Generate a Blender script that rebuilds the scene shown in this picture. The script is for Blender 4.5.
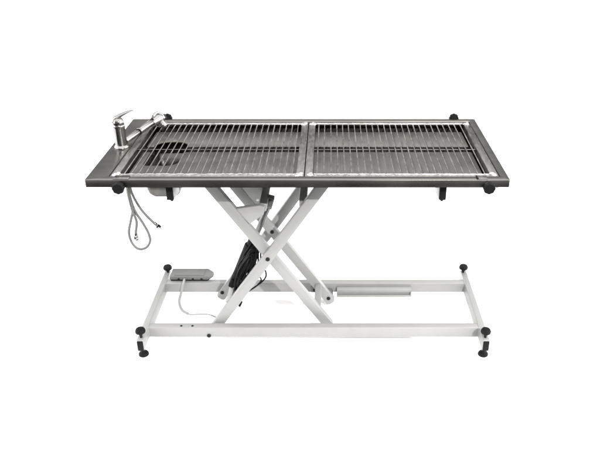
import bpy, bmesh, math, random
from mathutils import Vector, Matrix
random.seed(7)
for o in list(bpy.data.objects): bpy.data.objects.remove(o)
S = bpy.context.scene
COL = S.collection
R = math.radians

# ------------------------------------------------------------------ camera
cam = bpy.data.cameras.new('camera')
cam.sensor_fit = 'HORIZONTAL'; cam.sensor_width = 36.0
cam.lens = 683/600*36
cam.shift_x = -0.05
cam.clip_end = 200
co = bpy.data.objects.new('camera', cam); COL.objects.link(co)
co.location = (0, -2.0664, 1.6618)
co.rotation_euler = (R(90-27.53), 0, 0)
S.camera = co
# ------------------------------------------------------------------ light
W = bpy.data.worlds.new('World'); S.world = W; W.use_nodes = True
nt = W.node_tree; bg = nt.nodes['Background']
tc = nt.nodes.new('ShaderNodeTexCoord'); sx = nt.nodes.new('ShaderNodeSeparateXYZ')
nt.links.new(tc.outputs['Generated'], sx.inputs[0])
def math_node(op, *ins):
    n = nt.nodes.new('ShaderNodeMath'); n.operation = op
    for i, v in enumerate(ins):
        if isinstance(v, (int, float)): n.inputs[i].default_value = v
        else: nt.links.new(v, n.inputs[i])
    return n.outputs[0]
def smooth_range(v, lo, hi, top):
    n = nt.nodes.new('ShaderNodeMapRange'); n.interpolation_type = 'SMOOTHSTEP'
    nt.links.new(v, n.inputs[0]); n.inputs[1].default_value = lo; n.inputs[2].default_value = hi
    n.inputs[3].default_value = 0; n.inputs[4].default_value = top; return n.outputs[0]
# added studio fill: dim room, bright overhead, made-up bright sides whitening the floor
ceiling = smooth_range(sx.outputs['Z'], .30, .95, 2.6)
sides = smooth_range(math_node('ABSOLUTE', sx.outputs['X']), .58, .85, 4.4)
tot = math_node('ADD', math_node('ADD', ceiling, sides), .32)
cmb = nt.nodes.new('ShaderNodeCombineColor')
nt.links.new(tot, cmb.inputs[0]); nt.links.new(math_node('MULTIPLY', tot, .995), cmb.inputs[1]); nt.links.new(math_node('MULTIPLY', tot, .985), cmb.inputs[2])
nt.links.new(cmb.outputs[0], bg.inputs['Color'])
bg.inputs['Strength'].default_value = 1.0
def area(name, loc, target, size, power, col=(1, .99, .97)):
    l = bpy.data.lights.new(name, 'AREA'); l.shape = 'DISK'; l.size = size; l.energy = power; l.color = col
    o = bpy.data.objects.new(name, l); COL.objects.link(o); o.location = loc
    o.rotation_euler = (Vector(target)-Vector(loc)).to_track_quat('-Z', 'Y').to_euler()
    return o
area('key_lamp', (1.5, -3.6, 3.38), (-.1, .3, .3), .09, 310)
S.view_settings.view_transform = 'Standard'; S.view_settings.look = 'None'
S.view_settings.exposure = 0.20; S.view_settings.gamma = 1
S.render.engine = 'CYCLES'
S.cycles.max_bounces = 12; S.cycles.diffuse_bounces = 6; S.cycles.glossy_bounces = 6

# ------------------------------------------------------------------ materials
def mat(name, base, rough=.5, metal=0., vary=.0, scale=40., stretch=(1, 1, 1), bump=0., bscale=120., rvary=0., dirt=0., dirtcol=(.1, .095, .085)):
    m = bpy.data.materials.new(name); m.use_nodes = True
    t = m.node_tree; N = t.nodes; L = t.links; b = N['Principled BSDF']
    b.inputs['Base Color'].default_value = (*base, 1); b.inputs['Roughness'].default_value = rough
    b.inputs['Metallic'].default_value = metal
    if max(base) < .05: b.inputs['Specular IOR Level'].default_value = .08
    c = N.new('ShaderNodeTexCoord'); mp = N.new('ShaderNodeMapping'); mp.inputs['Scale'].default_value = stretch
    L.new(c.outputs['Object'], mp.inputs[0])
    if vary or rvary:
        n = N.new('ShaderNodeTexNoise'); n.inputs['Scale'].default_value = scale; n.inputs['Detail'].default_value = 6
        L.new(mp.outputs[0], n.inputs['Vector'])
    last = None
    if vary:
        mr = N.new('ShaderNodeMapRange'); mr.inputs[1].default_value = .3; mr.inputs[2].default_value = .7
        mr.inputs[3].default_value = 1-vary; mr.inputs[4].default_value = 1+vary
        L.new(n.outputs['Fac'], mr.inputs[0])
        mx = N.new('ShaderNodeVectorMath'); mx.operation = 'SCALE'; mx.inputs[0].default_value = base
        L.new(mr.outputs[0], mx.inputs['Scale']); last = mx.outputs[0]
    if dirt:
        n2 = N.new('ShaderNodeTexNoise'); n2.inputs['Scale'].default_value = 5.; n2.inputs['Detail'].default_value = 9; n2.inputs['Roughness'].default_value = .72
        L.new(c.outputs['Object'], n2.inputs['Vector'])
        r2 = N.new('ShaderNodeMapRange'); r2.inputs[1].default_value = .5; r2.inputs[2].default_value = .75; r2.inputs[3].default_value = 0; r2.inputs[4].default_value = dirt
        L.new(n2.outputs['Fac'], r2.inputs[0])
        mm = N.new('ShaderNodeMix'); mm.data_type = 'RGBA'
        if last: L.new(last, mm.inputs[6])
        else: mm.inputs[6].default_value = (*base, 1)
        mm.inputs[7].default_value = (*dirtcol, 1); L.new(r2.outputs[0], mm.inputs[0]); last = mm.outputs[2]
    if last: L.new(last, b.inputs['Base Color'])
    if rvary:
        mr = N.new('ShaderNodeMapRange'); mr.inputs[1].default_value = .3; mr.inputs[2].default_value = .7
        mr.inputs[3].default_value = rough-rvary; mr.inputs[4].default_value = rough+rvary
        L.new(n.outputs['Fac'], mr.inputs[0]); L.new(mr.outputs[0], b.inputs['Roughness'])
    if bump:
        n3 = N.new('ShaderNodeTexNoise'); n3.inputs['Scale'].default_value = bscale; n3.inputs['Detail'].default_value = 4
        L.new(mp.outputs[0], n3.inputs['Vector'])
        bm = N.new('ShaderNodeBump'); bm.inputs['Strength'].default_value = bump; bm.inputs['Distance'].default_value = .002
        L.new(n3.outputs['Fac'], bm.inputs['Height']); L.new(bm.outputs[0], b.inputs['Normal'])
    return m
M = {}
M['floor'] = mat('white_sweep_paper', (.975, .975, .97), .9)
M['dark_floor'] = mat('dark_studio_floor', (.012, .012, .012), .7, vary=.3, scale=3)
M['steel'] = mat('brushed_steel', (.170, .164, .153), .29, 1, vary=.05, scale=7, stretch=(1, 3, 3), rvary=.04, bump=.02, bscale=60, dirt=.25, dirtcol=(.14, .136, .128))
M['tray'] = mat('worn_tray_steel', (.125, .121, .112), .35, .58, vary=.10, scale=8, stretch=(6, 1.5, 4), rvary=.06, bump=.05, bscale=30, dirt=.3, dirtcol=(.06, .058, .053))
M['rod'] = mat('polished_wire_steel', (.45, .44, .42), .29, 1, vary=.12, scale=30, rvary=.08)
M['flatbar'] = mat('ground_flat_bar_steel', (.20, .197, .188), .36, 1, vary=.15, scale=30, stretch=(4, 1, 1), rvary=.1, bump=.1, bscale=80)
M['pan'] = mat('stained_pan_steel', (.045, .043, .04), .42, .6, vary=.2, scale=12)  # near-black base puts the gutter's shade into the steel colour
M['weld'] = mat('bright_weld_steel', (.46, .45, .435), .42, 1, vary=.3, scale=60, bump=.5, bscale=90)
M['crosswire'] = mat('dull_wire_steel', (.10, .098, .094), .45, 1, vary=.1, scale=30)
M['rail'] = mat('bright_rail_steel', (.33, .322, .308), .40, 1, vary=.14, scale=30, stretch=(4, 1, 1), rvary=.1, bump=.1, bscale=80)
M['chrome'] = mat('chrome', (.24, .236, .228), .12, 1, rvary=.04, scale=20)
M['hose'] = mat('braided_hose_steel', (.14, .138, .132), .42, .8, vary=.3, scale=420, bump=.5, bscale=500)
M['basin'] = mat('drawn_basin_steel', (.085, .083, .077), .42, 1, vary=.12, scale=14, dirt=.4, dirtcol=(.2, .19, .17))
M['paint'] = mat('white_powder_coat', (.212, .212, .208), .38, 0, vary=.035, scale=9, bump=.05, bscale=260, dirt=.28, dirtcol=(.142, .138, .131))
M['black'] = mat('black_plastic', (.006, .006, .006), .5, 0, bump=.08, bscale=200, rvary=.06)
M['rubber'] = mat('black_rubber_cable', (.006, .006, .007), .4, 0, rvary=.08)
M['bolt'] = mat('black_oxide_bolt', (.02, .02, .02), .35, .6)
M['grey'] = mat('grey_painted_metal', (.10, .10, .098), .45, 0, vary=.12, scale=18, bump=.12, bscale=200, dirt=.3, dirtcol=(.1, .1, .095))
M['greycable'] = mat('grey_cable', (.22, .22, .215), .5)
M['actrod'] = mat('actuator_tube_steel', (.13, .13, .126), .3, .9, vary=.1, scale=30)

# ------------------------------------------------------------------ mesh helpers
def NB(): return bmesh.new()
def add_box(bm, x0, x1, y0, y1, z0, z1, bev=.0015, mtx=None, seg=2):
    t = bmesh.new()
    v = bmesh.ops.create_cube(t, size=1)['verts']
    bmesh.ops.scale(t, vec=(x1-x0, y1-y0, z1-z0), verts=v)
    bmesh.ops.translate(t, vec=((x0+x1)/2, (y0+y1)/2, (z0+z1)/2), verts=v)
    if bev: bmesh.ops.bevel(t, geom=t.edges[:], offset=bev, segments=seg, affect='EDGES', profile=.5)
    if mtx: bmesh.ops.transform(t, matrix=mtx, verts=t.verts)
    merge(bm, t)
def merge(bm, t):
    me = bpy.data.meshes.new('tmp'); t.to_mesh(me); t.free(); bm.from_mesh(me); bpy.data.meshes.remove(me)
def add_bar(bm, p, q, w, d, bev=.002):
    """box bar in the xz plane from p to q (centre line), w wide in xz, d deep in y"""
    p = Vector(p); q = Vector(q); L = (q-p).length
    ax = (q-p).normalized(); ay = Vector((0, 1, 0)); az = ax.cross(ay).normalized()
    m = Matrix((( ax.x, ay.x, az.x, (p.x+q.x)/2), (ax.y, ay.y, az.y, (p.y+q.y)/2), (ax.z, ay.z, az.z, (p.z+q.z)/2), (0, 0, 0, 1)))
    add_box(bm, -L/2, L/2, -d/2, d/2, -w/2, w/2, bev, m, 3)
def add_cyl(bm, p, q, r, r2=None, seg=24, bev=0):
    p = Vector(p); q = Vector(q); L = (q-p).length; t = bmesh.new()
    bmesh.ops.create_cone(t, cap_ends=True, segments=seg, radius1=r, radius2=r if r2 is None else r2, depth=L)
    if bev:
        ed = [e for e in t.edges if abs(e.verts[0].co.z-e.verts[1].co.z) < 1e-6]
        bmesh.ops.bevel(t, geom=ed, offset=bev, segments=2, affect='EDGES', profile=.5)
    m = (q-p).to_track_quat('Z', 'Y').to_matrix().to_4x4(); m.translation = (p+q)/2
    bmesh.ops.transform(t, matrix=m, verts=t.verts); merge(bm, t)
def smooth_path(pts, n=8):
    P = [Vector(p) for p in pts]; out = []
    for i in range(len(P)-1):
        a = P[i-1] if i else P[0]*2-P[1]; b = P[i]; c = P[i+1]; d = P[i+2] if i+2 < len(P) else P[-1]*2-P[-2]
        for k in range(n):
            t = k/n
            out.append(.5*((2*b)+(c-a)*t+(2*a-5*b+4*c-d)*t*t+(3*b-a-3*c+d)*t**3))
    out.append(P[-1]); return out
def add_tube(bm, pts, r, seg=10, n=8, radii=None):
    P = smooth_path(pts, n) if n else [Vector(p) for p in pts]
    rings = []; up = None
    for i, p in enumerate(P):
        d = (P[min(i+1, len(P)-1)]-P[max(i-1, 0)]).normalized()
        if up is None:
            up = d.orthogonal().normalized()
        up = (up-d*up.dot(d)).normalized(); s = d.cross(up)
        rr = r
        if radii:
            f = i/(len(P)-1)*(len(radii)-1); k = min(int(f), len(radii)-2); rr = radii[k]+(radii[k+1]-radii[k])*(f-k)
        rings.append([bm.verts.new(p+(up*math.cos(a)+s*math.sin(a))*rr) for a in [2*math.pi*j/seg for j in range(seg)]])
    for a, b in zip(rings, rings[1:]):
        for j in range(seg): bm.faces.new((a[j], a[(j+1) % seg], b[(j+1) % seg], b[j]))
    bm.faces.new(rings[0][::-1]); bm.faces.new(rings[-1])
def add_lathe(bm, prof, origin, axis=(0, 0, 1), seg=32, lobes=0, depth=0.):
    """prof = [(radius, height)], optional scalloped lobes"""
    m = Vector(axis).to_track_quat('Z', 'Y').to_matrix().to_4x4(); m.translation = Vector(origin)
    rings = []
    for r, h in prof:
        if r < 1e-6: rings.append([bm.verts.new(m @ Vector((0, 0, h)))]); continue
        ring = []
        for j in range(seg):
            a = 2*math.pi*j/seg; rr = r*(1+depth*math.cos(lobes*a)) if lobes and r > .012 else r
            ring.append(bm.verts.new(m @ Vector((rr*math.cos(a), rr*math.sin(a), h))))
        rings.append(ring)
    for a, b in zip(rings, rings[1:]):
        if len(a) == 1 and len(b) == 1: continue
        for j in range(seg):
            k = (j+1) % seg
            if len(a) == 1: bm.faces.new((a[0], b[k], b[j]))
            elif len(b) == 1: bm.faces.new((a[j], a[k], b[0]))
            else: bm.faces.new((a[j], a[k], b[k], b[j]))
def add_prism(bm, pts, z0, z1, bev=0, plane='xy'):
    """outline extruded: plane xy from z0 to z1, or plane xz extruded in y from z0 to z1"""
    t = bmesh.new()
    f = (lambda a, b, h: (a, b, h)) if plane == 'xy' else (lambda a, b, h: (a, h, b))
    lo = [t.verts.new(f(a, b, z0)) for a, b in pts]; hi = [t.verts.new(f(a, b, z1)) for a, b in pts]
    n = len(pts); t.faces.new(lo[::-1]); t.faces.new(hi)
    for i in range(n): t.faces.new((lo[i], lo[(i+1) % n], hi[(i+1) % n], hi[i]))
    bmesh.ops.recalc_face_normals(t, faces=t.faces[:])
    if bev: bmesh.ops.bevel(t, geom=t.edges[:], offset=bev, segments=2, affect='EDGES', profile=.5)
    merge(bm, t)
def obj(name, bm, m, parent=None, smooth=True, label=None):
    bmesh.ops.recalc_face_normals(bm, faces=bm.faces[:])
    me = bpy.data.meshes.new(name); bm.to_mesh(me); bm.free()
    me.materials.append(M[m])
    if smooth:
        for p in me.polygons: p.use_smooth = True
        try: me.set_sharp_from_angle(angle=R(35))
        except Exception: pass
    o = bpy.data.objects.new(name, me); COL.objects.link(o)
    if parent: o.parent = parent
    if label: o['label'] = label
    return o
def rrect(x0, x1, y0, y1, r, n=6):
    out = []
    for cx, cy, a0 in ((x1-r, y0+r, -90), (x1-r, y1-r, 0), (x0+r, y1-r, 90), (x0+r, y0+r, 180)):
        for k in range(n+1):
            a = R(a0+90*k/n); out.append((cx+r*math.cos(a), cy+r*math.sin(a)))
    return out

# ------------------------------------------------------------------ setting
b = NB()
vs = [b.verts.new(c) for c in ((-30, -.72, 0), (30, -.72, 0), (30, 40, 0), (-30, 40, 0))]; b.faces.new(vs)
f = obj('floor', b, 'floor', smooth=False); f['kind'] = 'structure'
b = NB()
vs = [b.verts.new(c) for c in ((-30, -30, -.004), (30, -30, -.004), (30, -.72, -.004), (-30, -.72, -.004))]; b.faces.new(vs)
f = obj('ground', b, 'dark_floor', smooth=False); f['kind'] = 'structure'  # unseen dark floor, added so the steel front edge reflects dark

# ------------------------------------------------------------------ the table
T = bpy.data.objects.new('grooming_table', None); COL.objects.link(T); T.location = (0, 0, 0)
T['label'] = 'steel wet table on white scissor lift frame with chrome tap at left end'
T['category'] = 'grooming table'

ZT = .77; X0, X1, Y0, Y1 = -.808, .593, 0., .632
HX0, HX1, HY0, HY1 = -.737, .566, .033, .604
# top rim: ring with rolled edge
b = NB()
def ring_loop(pts, z): return [b.verts.new((x, y, z)) for x, y in pts]
outer = rrect(X0, X1, Y0, Y1, .004, 3); 
def loop(pad, z, r): return ring_loop(rrect(X0+pad, X1-pad, Y0+pad, Y1-pad, r, 3), z)
def iloop(pad, z, r): return ring_loop(rrect(HX0-pad, HX1+pad, HY0-pad, HY1+pad, r, 3), z)
loops = [loop(.003, .744, .003), loop(0, .744, .004), loop(0, ZT-.0016, .004), loop(.0005, ZT-.0005, .004), loop(.0016, ZT, .004),
         iloop(.004, ZT, .006), iloop(.0015, ZT-.0008, .005), iloop(0, ZT-.003, .004), iloop(0, .756, .004), iloop(.001, .744, .004)]
for a, c in zip(loops, loops[1:]):
    n = len(a)
    for i in range(n): b.faces.new((a[i], a[(i+1) % n], c[(i+1) % n], c[i]))
a, c = loops[-1], loops[0]
for i in range(len(a)): b.faces.new((a[i], a[(i+1) % len(a)], c[(i+1) % len(a)], c[i]))
top = obj('tabletop', b, 'steel', T)

# tray: pan walls, two floor panels either side of a deep centre gutter
b = NB()
PX0, PX1, PY0, PY1 = -.7365, .5655, .0335, .628
PB = .655
bx0, bx1, by0, by1 = -.672, -.545, .203, .450          # basin opening
PF = .731                                             # the pan is shallow along the front and deepens to the rear
PK = [(0, PF), (.08, PF), (.16, .697), (.24, .697), (.27, PB), (9, PB)]
def pan_bottom(y):
    for (a, za), (c, zc) in zip(PK, PK[1:]):
        if y <= c: return za+(zc-za)*(y-a)/(c-a)
ys = [PY0, .08, .16, .24, .27, PY1]
side = [(PY0, .7435)]+[(y, pan_bottom(y)) for y in ys]+[(PY1, .7435)]
def yz_plate(x0, x1, poly):
    t = bmesh.new(); lo = [t.verts.new((x0, y, z)) for y, z in poly]; hi = [t.verts.new((x1, y, z)) for y, z in poly]; n = len(poly)
    t.faces.new(lo); t.faces.new(hi[::-1])
    for i in range(n): t.faces.new((lo[i], lo[(i+1) % n], hi[(i+1) % n], hi[i]))
    merge(b, t)
yz_plate(PX0-.003, PX0, side); yz_plate(PX1, PX1+.003, side)
add_box(b, PX0, PX1, PY0-.003, PY0, PF, .7435, 0)
add_box(b, PX0, PX1, PY1-.003, PY1, PB, .7435, 0)
def floor_strip(x0, x1, y0, y1):
    cut = [y for y in ys if y0 < y < y1]; yy = [y0]+cut+[y1]
    yz_plate(x0, x1, [(y, pan_bottom(y)) for y in yy]+[(y, pan_bottom(y)-.003) for y in yy[::-1]])
floor_strip(bx1+.003, PX1, PY0, PY1-.003)
floor_strip(PX0, bx0-.003, PY0, PY1-.003)
floor_strip(bx0-.003, bx1+.003, PY0, by0-.003)
floor_strip(bx0-.003, bx1+.003, by1+.003, PY1-.003)
for x0, x1 in ((PX0, bx0-.003), (bx1+.003, PX1)):       # closed sides of the centre gutter
    add_box(b, x0, x1, .398, .401, PB, .7332, 0); add_box(b, x0, x1, .333, .336, PB, .7332, 0)
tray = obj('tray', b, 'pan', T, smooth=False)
def arc(cx, cy, r, a0, a1, n=6): return [(cx+r*math.cos(R(a0+(a1-a0)*k/n)), cy+r*math.sin(R(a0+(a1-a0)*k/n))) for k in range(n+1)]
b = NB()
r = .045
pts = [(-.700, .040), (.530, .040), (.530, .338), (bx1, .338)]
pts += [(bx1, by0+r)] + arc(bx1-r, by0+r, r, 0, -90)[1:] + arc(bx0+.02, by0+.02, .02, -90, -180) + [(bx0, .338), (-.700, .338)]
add_prism(b, pts, .7335, .738, .0012)
obj('tray_panel', b, 'tray', tray)
b = NB()
r = .05
pts = [(-.700, .396), (bx0, .396)] + arc(bx0+r, by1-r, r, 180, 90) + arc(bx1-r, by1-r, r, 90, 0) + [(bx1, .396), (.530, .396), (.530, .562), (-.700, .562)]
add_prism(b, pts, .7335, .738, .0012)
obj('tray_panel', b, 'tray', tray)

# drain basin under the left end
b = NB()
ins = [(.0, .690, .016), (.003, .640, .018), (.007, .622, .02), (.016, .609, .02), (.032, .604, .014), (.05, .603, .006)]
def bl(pad, z, rr): return [b.verts.new((x, y, z)) for x, y in rrect(bx0+pad, bx1-pad, by0+pad, by1-pad, rr, 6)]
ls = [bl(p_, z, rr) for p_, z, rr in ins]
for a, c in zip(ls, ls[1:]):
    for i in range(len(a)): b.faces.new((a[i], a[(i+1) % len(a)], c[(i+1) % len(a)], c[i]))
b.faces.new(ls[-1])
bas = obj('drain_basin', b, 'basin', T)
sm = bas.modifiers.new('thickness', 'SOLIDIFY'); sm.thickness = .0015
b = NB(); add_cyl(b, (-.6085, .31, .604), (-.6085, .31, .612), .03, .03, 24, .002)
add_cyl(b, (-.6085, .31, .575), (-.6085, .31, .6025), .02, .02, 24, .002); obj('drain_outlet', b, 'black', bas)

# grills: things of their own lying in the tray opening
def grill(x0, x1, label, loc_y=.036, depth=.565):
    t = bpy.data.objects.new('grill_rack', None); COL.objects.link(t); t.location = ((x0+x1)/2, loc_y+depth/2, .7555)
    t['label'] = label; t['category'] = 'grill rack'; t['group'] = 'wire grill racks in the table tray'
    w = (x1-x0)/2; d = depth/2; zt = .0115
    for s in (-1, 1):
        b = NB(); xa, xb = sorted((s*w, s*(w-.026)))
        add_box(b, xa, xb, -d, d, zt-.004, zt, .0012); add_box(b, xa+.001, xa+.004, -d+.001, d-.001, -.018, zt-.004, .0005)
        add_box(b, xb-.004, xb-.001, -d+.001, d-.001, -.018, zt-.004, .0005)
        obj('end_bar', b, 'flatbar', t)
    for s in (-1, 1):
        b = NB(); yy = s*(d-.0125)
        add_box(b, -w+.026, w-.026, yy-.0115, yy+.0115, zt-.0055, zt-.0008, .0015)
        rail = obj('end_rail', b, 'rail', t)
        # uneven weld line along the inner edge of the rail where the wires end
        b = NB(); pts = []; rad = []; n = 90
        for i in range(n+1):
            xx = -w+.03+(2*w-.06)*i/n
            pts.append((xx, yy-s*(.0095+random.uniform(-.001, .001)), zt-.0005+random.uniform(-.0006, .0006))); rad.append(random.uniform(.0010, .0024))
        add_tube(b, pts, .0025, 8, 0, rad); obj('weld_seam', b, 'weld', rail)
    inner = 2*w-.052; n = round(inner/.0243)
    for i in range(n):
        xx = -w+.026+inner*(i+.6)/(n+.2)
        b = NB(); add_cyl(b, (xx+random.uniform(-.0007, .0007), -d+.016, .0068), (xx+random.uniform(-.0007, .0007), d-.016, .0068), .0021, None, 10)
        obj('grill_wire', b, 'rod', t)
    b = NB(); add_cyl(b, (-w+.024, -.008, .0025), (w-.024, -.008, .0025), .0019, None, 10); obj('cross_wire', b, 'crosswire', t)
    for sx in (-1, 1):
        for sy in (-1, 1):
            b = NB(); cx, cy = sx*(w-.016), sy*(d-.020)
            for k in range(5):
                rr = random.uniform(.005, .009)
                add_lathe(b, [(0, .004), (rr*.6, .0034), (rr, .001), (rr*1.1, -.002)], (cx+random.uniform(-.007, .007), cy+random.uniform(-.012, .012), zt), seg=14)
            obj('corner_weld', b, 'weld', t)
    return t
grill(-.7355, -.0875, 'longer wire grill rack on the left, beside the chrome tap')
grill(-.0845, .5645, 'wire grill rack at the plain right end, farther from the tap')

# scalloped clamp knobs on the table edge
def clamp(x, y, z, s, label=None):
    b = NB()
    add_lathe(b, [(0, .0), (.008, 0), (.010, .002), (.0185, .003), (.0195, .006), (.0195, .017), (.0175, .021), (.010, .0225), (0, .0225)], (x, y, z), (0, s, 0), 48, 8, .045)
    k = obj('clamp_knob', b, 'black', T)
    b = NB(); add_cyl(b, (x, y-s*.018, z), (x, y+s*.001, z), .005, None, 16); obj('threaded_stud', b, 'bolt', k)
    return k
for x in (-.694, .522):
    clamp(x, -.006, .7485, -1)
for x in (-.672, .512):
    clamp(x, .642, .765, 1)
for x, w in ((-.690, .052), (.505, .030)):
    b = NB(); add_box(b, x-w/2, x+w/2, .003, .0325, ZT+.0003, ZT+.0022, .0008); obj('clamp_plate', b, 'flatbar', top)
    b = NB(); sx0, sx1 = (x-w/2, x+w/2) if x < 0 else (x-w/2-.006, x-w/2-.001)
    add_box(b, sx0, sx1, *((.0262, .0298) if x < 0 else (.005, .032)), ZT+.0004, ZT+.0030, .0006); obj('clamp_slot', b, 'black', top)  # black strip drawn in for the shade of the notch gap

# under-table cross beams with black end caps, and the upper rails
def yz_prism(bm, x0, x1, poly, bev=.0015):
    t = bmesh.new(); lo = [t.verts.new((x0, y, z)) for y, z in poly]; hi = [t.verts.new((x1, y, z)) for y, z in poly]; n = len(poly)
    t.faces.new(lo); t.faces.new(hi[::-1])
    for i in range(n): t.faces.new((lo[i], lo[(i+1) % n], hi[(i+1) % n], hi[i]))
    bmesh.ops.recalc_face_normals(t, faces=t.faces[:])
    bmesh.ops.bevel(t, geom=t.edges[:], offset=bev, segments=2, affect='EDGES', profile=.5); merge(bm, t)
for x in (-.547, .385):
    b = NB()
    yz_prism(b, x-.0125, x+.0125, [(.062, .672), (.150, .660), (.150, .698), (.085, .7255), (.062, .727)])
    k = obj('support_bracket', b, 'paint', T)
    b = NB(); add_box(b, x-.0118, x+.0118, .055, .0614, .671, .7245, .002); obj('end_cap', b, 'black', k)
    b = NB(); add_lathe(b, [(0, -.011), (.004, -.0105), (.006, -.007), (.0085, -.003), (.0085, .0), (0, .0)], (x+.001, .074, .6705), seg=20); obj('stop_screw', b, 'black', k)
for y in (.1825, .4375):
    b = NB(); zr = .668 if y < .3 else .622; add_box(b, -.534, .372, y-.0125, y+.0125, zr, zr+.02, .002); obj('upper_rail', b, 'paint', T)

# ------------------------------------------------------------------ base frame
b = NB()
RL, RR_ = -.7270, .5980
for x in (RL, RR_):
    add_box(b, x-.0125, x+.0125, .052, .570, .034, .084, .0025, seg=3)
add_box(b, RL+.0125, RR_-.0125, .130, .163, .0405, .0852, .0025, seg=3)
add_box(b, RL+.0125, RR_-.0125, .457, .490, .0405, .0852, .0025, seg=3)
base = obj('base_frame', b, 'paint', T)
for x, s in ((RL, -1), (RR_, 1)):
    for y, yo in ((.052, -1), (.570, 1)):
        b = NB(); add_box(b, x-.0118, x+.0118, min(y, y+yo*.005), max(y, y+yo*.005), .0348, .0785, .0025); obj('end_cap', b, 'black', base)
def foot(x, y, zk):
    b = NB()
    add_lathe(b, [(0, 0), (.0175, 0), (.0195, .002), (.0195, .007), (.0165, .0125), (.009, .016), (.0075, .0175), (.0075, .033), (0, .033)], (x, y, 0), seg=32)
    k = obj('leveling_foot', b, 'black', T)
    b = NB()
    z = zk-.015
    add_lathe(b, [(0, 0), (.0075, 0), (.0085, .004), (.0145, .008), (.0186, .011), (.0196, .0155), (.0188, .021), (.0155, .0265), (.009, .0292), (0, .030)], (x, y, z), seg=32)
    obj('knob', b, 'black', k)
    b = NB(); add_cyl(b, (x, y, .0835), (x, y, z+.003), .0055, None, 16); obj('threaded_rod', b, 'bolt', k)
foot(RL+.002, .070, .112); foot(RR_-.002, .070, .110); foot(RL+.004, .552, .106); foot(RR_-.004, .552, .108)
for xe, sx_ in ((RL+.0125, 1), (RR_-.0125, -1)):       # hand-laid weld beads where the bars meet the side rails
    for yb in (.130, .457):
        b = NB(); pts = []; rad = []
        for i in range(26):
            f_ = i/25; q = (xe+sx_*.0006+random.uniform(-.0004, .0004), yb-.0002+random.uniform(-.0005, .0005), .042+.041*f_) 
            pts.append(q); rad.append(random.uniform(.0016, .0030))
        for i in range(1, 20):
            f_ = i/19; pts.append((xe+sx_*.0006, yb+.031*f_, .0853+random.uniform(-.0005, .0005))); rad.append(random.uniform(.0014, .0026))
        add_tube(b, pts, .002, 8, 0, rad); obj('weld_seam', b, 'paint', base)
def bolt(parent, x, y, z, r=.0080, s=-1):
    b = NB(); add_lathe(b, [(0, .006), (r*.45, .006), (r*.5, .0045), (r*.85, .0045), (r, .003), (r, 0), (0, 0)], (x, y, z), (0, s, 0), 20)
    obj('bolt', b, 'bolt', parent)
bolt(base, -.477, .1296, .048)
for x in (-.585, -.541):
    b = NB(); add_lathe(b, [(0, .0025), (.004, .002), (.005, 0)], (x, .142, .0852), seg=16); obj('screw', b, 'bolt', base)
b = NB(); add_box(b, -.082, -.050, .449, .4568, .044, .074, .0015); k = obj('stop_plate', b, 'grey', T); bolt(k, -.066, .4488, .056, .008)

# roller tracks
b = NB()
for z0, z1 in ((.036, .041), (.067, .072)): add_box(b, .030, .352, .424, .4565, z0, z1, .001)
add_box(b, .030, .352, .4330, .4567, .0412, .0668, 0)
add_box(b, .3475, .352, .424, .4328, .0412, .0668, .0005)
add_box(b, .030, .352, .424, .4265, .0412, .046, .0005); add_box(b, .030, .352, .424, .4265, .062, .0668, .0005)
obj('roller_track', b, 'paint', T)
b = NB()
for z0, z1 in ((.018, .024), (.052, .058)): add_box(b, .030, .352, .1635, .196, z0, z1, .001)
add_box(b, .030, .352,   .1634, .1676, .024, .052, 0)
obj('roller_track', b, 'paint', T)

# ------------------------------------------------------------------ scissor arms
PV = (-.235, .373); SL = .70
def at(z, sgn): return (PV[0]+sgn*SL*(z-PV[1]), z)
def arm(y, sgn, d=.028, w=.0385, zb=.045, zt=.682):
    (xa, za), (xb, zb2) = at(zb, sgn), at(zt, sgn)
    b = NB(); p = Vector((xa, 0, za)); q = Vector((xb, 0, zb2)); ax = (q-p).normalized(); az = Vector((-ax.z, 0, ax.x)); rc = .013; pts = []
    for c, a0 in ((p+ax*(rc-.012)+az*(w/2-rc), 90), (p+ax*(rc-.012)-az*(w/2-rc), 180)):
        for k in range(6):
            a = R(a0+90*k/5); v = c+ax*rc*math.cos(a)+az*rc*math.sin(a); pts.append((v.x, v.z))
    for v in (q-az*w/2, q+az*w/2): pts.append((v.x, v.z))
    add_prism(b, pts, y-d/2, y+d/2, .0025, 'xz')
    # rounded lower end
    return obj('scissor_arm', b, 'paint', T)
YB, YA, YA2, YB2 = .182, .2130, .4040, .4390
arm_B = arm(YB, 1); arm_A = arm(YA, -1); arm_A2 = arm(YA2, -1, zb=.036, zt=.632); arm_B2 = arm(YB2, 1, zb=.036, d=.026, zt=.632)
bolt(arm_B, PV[0], YB-.0142, PV[1]); bolt(arm_A2, PV[0], YA2-.0142, PV[1])
bolt(arm_A2, at(.052, -1)[0]+.004, YA2-.0142, .052); bolt(arm_B2, at(.058, 1)[0]-.010, YB2-.0132, .058)
b = NB(); add_cyl(b, (at(.050, -1)[0]+.004, YA2+.0145, .046), (at(.05, -1)[0]+.004, .4515, .046), .018, None, 24, .001); obj('roller', b, 'grey', arm_A2)
# tubes across between the arm pairs
def cross(x, z, y0, y1, w, h, ang=0, name='cross_tube'):
    m = Matrix.Translation((x, 0, z)) @ Matrix.Rotation(R(ang), 4, 'Y')
    b = NB(); add_box(b, -w/2, w/2, y0, y1, -h/2, h/2, .003, m, 3); return obj(name, b, 'paint', T)
aA = math.degrees(math.atan2(1, SL))
cross(at(.108, -1)[0], .108, YA+.0145, YA2-.0145, .026, .036, 0)
cross(at(.585, 1)[0]-.012, .590, YB+.0145, YB2-.0135, .030, .03, 0)
cross(-.392, .160, YB+.0145, YB2-.0135, .03, .03, -35)
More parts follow.
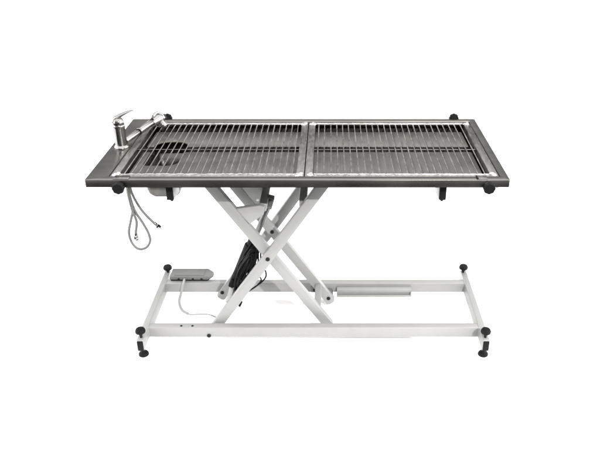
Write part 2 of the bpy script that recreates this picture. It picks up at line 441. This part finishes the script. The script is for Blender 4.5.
# horn brackets carrying the actuator pin
hz = [(-.352, .566), (-.300, .503), (-.247, .542), (-.243, .575), (-.258, .580)]
b = NB(); add_prism(b, hz, YA-.0105, YA+.0105, .002, 'xz'); obj('horn_bracket', b, 'paint', T)
b = NB(); hz2 = [(-.40, .60), (-.318, .480), (-.268, .486), (-.243, .560), (-.243, .600), (-.27, .63)]
add_prism(b, hz2, YA2-.0115, YA2+.0105, .002, 'xz'); k = obj('horn_bracket', b, 'paint', T)
b = NB(); add_lathe(b, [(0, .0012), (.0055, .0012), (.006, 0)], (-.287, YA2-.0113, .515), (0, -1, 0), 20)
obj('rivet', b, 'weld', k)  # bright disc standing in for light seen through the bracket hole
cross(-.250, .563, YA+.0110, YA2-.0120, .030, .030, 10)

# actuator
A0 = Vector((-.226, .300, .556)); A1 = Vector((-.392, .300, .168)); D = (A1-A0)
b = NB(); add_cyl(b, A0+D*.02, A0+D*.40, .0115, None, 24, .001)
act = obj('actuator', b, 'actrod', T)
b = NB(); add_cyl(b, A0+D*.385, A0+D*.42, .017, .0185, 24, .002); add_cyl(b, A0+D*.415, A0+D*1.0, .0215, .0215, 28, .003)
side = Vector((-.92, 0, .39))
add_cyl(b, A0+D*.50+side*.004, A0+D*.93+side*.004, .024, .021, 28, .006)
add_bar(b, A0+D*.90, A0+D*.99, .050, .05, .006)
obj('motor_housing', b, 'black', act)
b = NB(); add_bar(b, A0-D*.045+Vector((-.006, 0, 0)), A0+D*.075, .030, .034, .004); add_cyl(b, A0+Vector((0, -.024, .002)), A0+Vector((0, .024, .002)), .008, None, 18, .001)
obj('rod_end', b, 'grey', act)
# coiled leads bundled in front of the motor
b = NB()
for i in range(15):
    o_ = random.uniform(-.020, .024); yy = .262+random.uniform(-.022, .008)
    t0, t1 = random.uniform(.43, .56), random.uniform(.84, 1.05); wob = random.uniform(.008, .020); ph = random.uniform(-.5, .5)
    pts = []
    for k in range(11):
        a = 2*math.pi*k/10+ph
        tt = (t0+t1)/2+(t1-t0)/2*math.cos(a); off = o_*(1-.5*abs(tt-.72)/.3)+wob*math.sin(a)+random.uniform(-.004, .004)
        pts.append(A0+D*tt+side*(off-.020)+Vector((0, yy-.30+random.uniform(-.008, .008), 0)))
    add_tube(b, pts, .0031, 8, 5)
add_tube(b, [A0+D*.41+Vector((.004, -.01, 0)), A0+D*.46+side*.008+Vector((0, -.035, 0)), A0+D*.6+side*.016+Vector((0, -.03, 0)), A0+D*.8+side*.010+Vector((0, -.03, 0)), A0+D*1.03+side*.002+Vector((0, -.02, 0)), A0+D*1.07-side*.015+Vector((0, -.02, 0)), A0+D*.97-side*.02+Vector((0, -.03, 0))], .003, 8, 8)
obj('cable_coil', b, 'rubber', act)
b = NB()
def P(x, z, y=.262): return (x, y, z)
add_tube(b, [P(-.238, .342, .245), P(-.262, .328, .240), P(-.285, .31, .24), P(-.315, .27, .24)], .003, 8, 8)
add_tube(b, [P(-.276, .295, .24), P(-.256, .285, .238), P(-.252, .258, .236), P(-.268, .232, .236), P(-.300, .205, .236), P(-.330, .180, .238), P(-.352, .150, .24), P(-.362, .128, .24)], .0032, 8, 8)
add_tube(b, [P(-.285, .262, .24), P(-.272, .240, .236), P(-.29, .214, .234), P(-.326, .186, .236)], .003, 8, 8)
add_cyl(b, P(-.357, .135, .24), P(-.366, .112, .24), .0055, .005, 14, .001)
obj('power_lead', b, 'rubber', act)

# ------------------------------------------------------------------ tap
fx, fy = -.766, .306
b = NB()
add_lathe(b, [(0, 0), (.027, 0), (.0275, .003), (.025, .007), (.0215, .010), (.021, .03), (.0215, .072), (.0222, .078), (.0222, .084), (.0205, .087), (0, .087)], (fx, fy, ZT+.0002), (-.02, 0, 1), 36)
tap = obj('tap', b, 'chrome', T)
b = NB()   # lever: domed cap that sweeps up into a curved blade
add_lathe(b, [(0, -.0), (.0212, 0), (.0218, .004), (.0205, .013), (.0165, .021), (.010, .026), (0, .0275)], (fx-.002, fy, ZT+.0875), (.05, 0, 1), 32)
pth = smooth_path([(fx-.0145, fy, ZT+.099), (fx-.011, fy, ZT+.106), (fx+.000, fy, ZT+.114), (fx+.022, fy+.003, ZT+.126), (fx+.043, fy+.006, ZT+.134), (fx+.058, fy+.008, ZT+.1365)], 6)
rings = []
for i, p_ in enumerate(pth):
    f_ = i/(len(pth)-1); wd = .0175-.0105*f_; th = .0105*(1-f_)**1.1+.0018
    nxt = pth[min(i+1, len(pth)-1)]-pth[max(i-1, 0)]; nxt.normalize(); up = Vector((0, -1, 0)).cross(nxt)*-1
    up = nxt.cross(Vector((0, 1, 0))).normalized()
    rings.append([b.verts.new(p_+Vector((0, 1, 0))*wd*math.cos(a)+up*th*math.sin(a)) for a in [2*math.pi*j/14 for j in range(14)]])
for a, c in zip(rings, rings[1:]):
    for j in range(14): b.faces.new((a[j], a[(j+1) % 14], c[(j+1) % 14], c[j]))
b.faces.new(rings[0][::-1]); b.faces.new(rings[-1])
obj('lever', b, 'chrome', tap)
# spout with pull-out spray head
s0 = Vector((fx+.012, fy+.012, ZT+.018)); s1 = Vector((-.690, .500, ZT+.034)); dv = s1-s0
b = NB()
add_cyl(b, s0, s0+dv*.46, .0105, .0112, 24, .001); add_cyl(b, s0+dv*.46, s0+dv*.50, .0135, .0135, 24, .002); add_cyl(b, s0+dv*.50, s0+dv*1.0, .0118, .0128, 24, .001)
obj('spout', b, 'chrome', tap)
b = NB(); add_cyl(b, s0+dv*.43, s0+dv*.458, .0125, .0125, 24, .001); obj('spout_ring', b, 'black', tap)
b = NB()
hd = s1+Vector((.010, .022, .000))
add_lathe(b, [(0, -.040), (.0125, -.040), (.0165, -.028), (.022, -.012), (.0250, .002), (.0245, .016), (.019, .028), (.010, .034), (0, .0355)], hd, dv, 32)
add_lathe(b, [(0, 0), (.019, 0), (.0195, .006), (.0185, .022), (.0175, .034), (.0160, .036), (0, .033)], hd+Vector((.004, .002, -.004)), (.55, -.25, -.62), 28)
add_tube(b, [hd+Vector((-.010, -.020, .018)), hd+Vector((.0, -.004, .027)), hd+Vector((.016, .006, .018)), hd+Vector((.026, .004, .002))], .007, 12, 6)
obj('spray_head', b, 'chrome', tap)
b = NB(); add_lathe(b, [(0, 0), (.0105, 0), (.012, .003), (.0115, .011), (0, .0135)], hd+Vector((.019, .014, .004)), (.8, .25, .25), 24)
obj('spray_button', b, 'black', tap)
b = NB(); add_cyl(b, s0+dv*.93, s0+dv*1.02, .0140, .0155, 24, .002); obj('spout_ring', b, 'black', tap)

# braided hoses under the tap
hy = .290
def hose(pts, fit=None):
    b = NB(); add_tube(b, pts, .0050, 10, 10); h = obj('hose', b, 'hose', T)
    if fit:
        p_ = Vector(pts[-1]); d = (Vector(pts[-1])-Vector(pts[-2])).normalized()
        b = NB(); add_cyl(b, p_-d*.012, p_+d*.004, .0065, .0068, 16, .001); add_cyl(b, p_+d*.003, p_+d*.017, .0098, .0098, 6, .001)
        obj('hose_fitting', b, 'chrome', h)
hose([(-.768, .306, .745), (-.765, .296, .69), (-.763, .29, .62), (-.762, .288, .57), (-.757, .288, .52), (-.748, .29, .47), (-.756, .288, .425), (-.757, .287, .408)], True)
hose([(-.762, .300, .745), (-.757, .296, .69), (-.754, .292, .62), (-.745, .290, .575), (-.722, .290, .520), (-.690, .290, .475), (-.672, .290, .455)], True)
hose([(-.772, .310, .745), (-.768, .302, .66), (-.767, .296, .58), (-.758, .294, .52), (-.770, .293, .475), (-.784, .292, .425), (-.781, .291, .385), (-.766, .290, .357), (-.746, .290, .348), (-.722, .290, .358), (-.706, .291, .385), (-.709, .292, .42), (-.727, .294, .465), (-.750, .297, .512), (-.762, .302, .565), (-.764, .304, .64), (-.763, .310, .745)])

# ------------------------------------------------------------------ foot switch resting on the rear bar
fsw = bpy.data.objects.new('foot_switch', None); COL.objects.link(fsw); fsw.location = (-.61, .505, .0856)
fsw['label'] = 'grey metal foot switch with a cable, lying on the rear base bar'
fsw['category'] = 'foot switch'
b = NB()
ol = [(-.088, -.030), (.078, -.030), (.099, .010), (.070, .040), (-.088, .040)]
add_prism(b, ol, .006, .023, .002); obj('housing', b, 'grey', fsw)
b = NB(); add_prism(b, [(x*.97, y*.95) for x, y in ol], .0002, .0062, .001); obj('base_plate', b, 'black', fsw)
b = NB(); add_box(b, -.070, .060, -.022, .030,   .0230, .0255, .0012); obj('pedal_plate', b, 'grey', fsw)
for xx in (-.05, .012, .05):
    b = NB(); add_lathe(b, [(0, .004), (.004, .0035), (.005, 0)], (xx, -.0298, .010), (0, -1, 0), 14); obj('screw', b, 'bolt', fsw)
b = NB()
ox, oy, oz = .61, -.505, -.0856
wp = [(-.634, .474, .096), (-.634, .453, .0935), (-.639, .442, .075), (-.648, .432, .042), (-.655, .428, .018), (-.650, .405, .0058), (-.630, .365, .0056), (-.603, .343, .0055)]
add_tube(b, [(x+ox, y+oy, z+oz) for x, y, z in wp], .0052, 10, 8); obj('cable_sleeve', b, 'greycable', fsw)
b = NB()
wp = [(-.606, .344, .0055), (-.590, .340, .0034), (-.555, .342, .0034), (-.515, .340, .0034), (-.480, .318, .0034), (-.450, .290, .0034), (-.430, .285, .020), (-.412, .292, .07), (-.400, .296, .14)]
add_tube(b, [(x+ox, y+oy, z+oz) for x, y, z in wp], .0028, 8, 8); obj('cable', b, 'greycable', fsw)
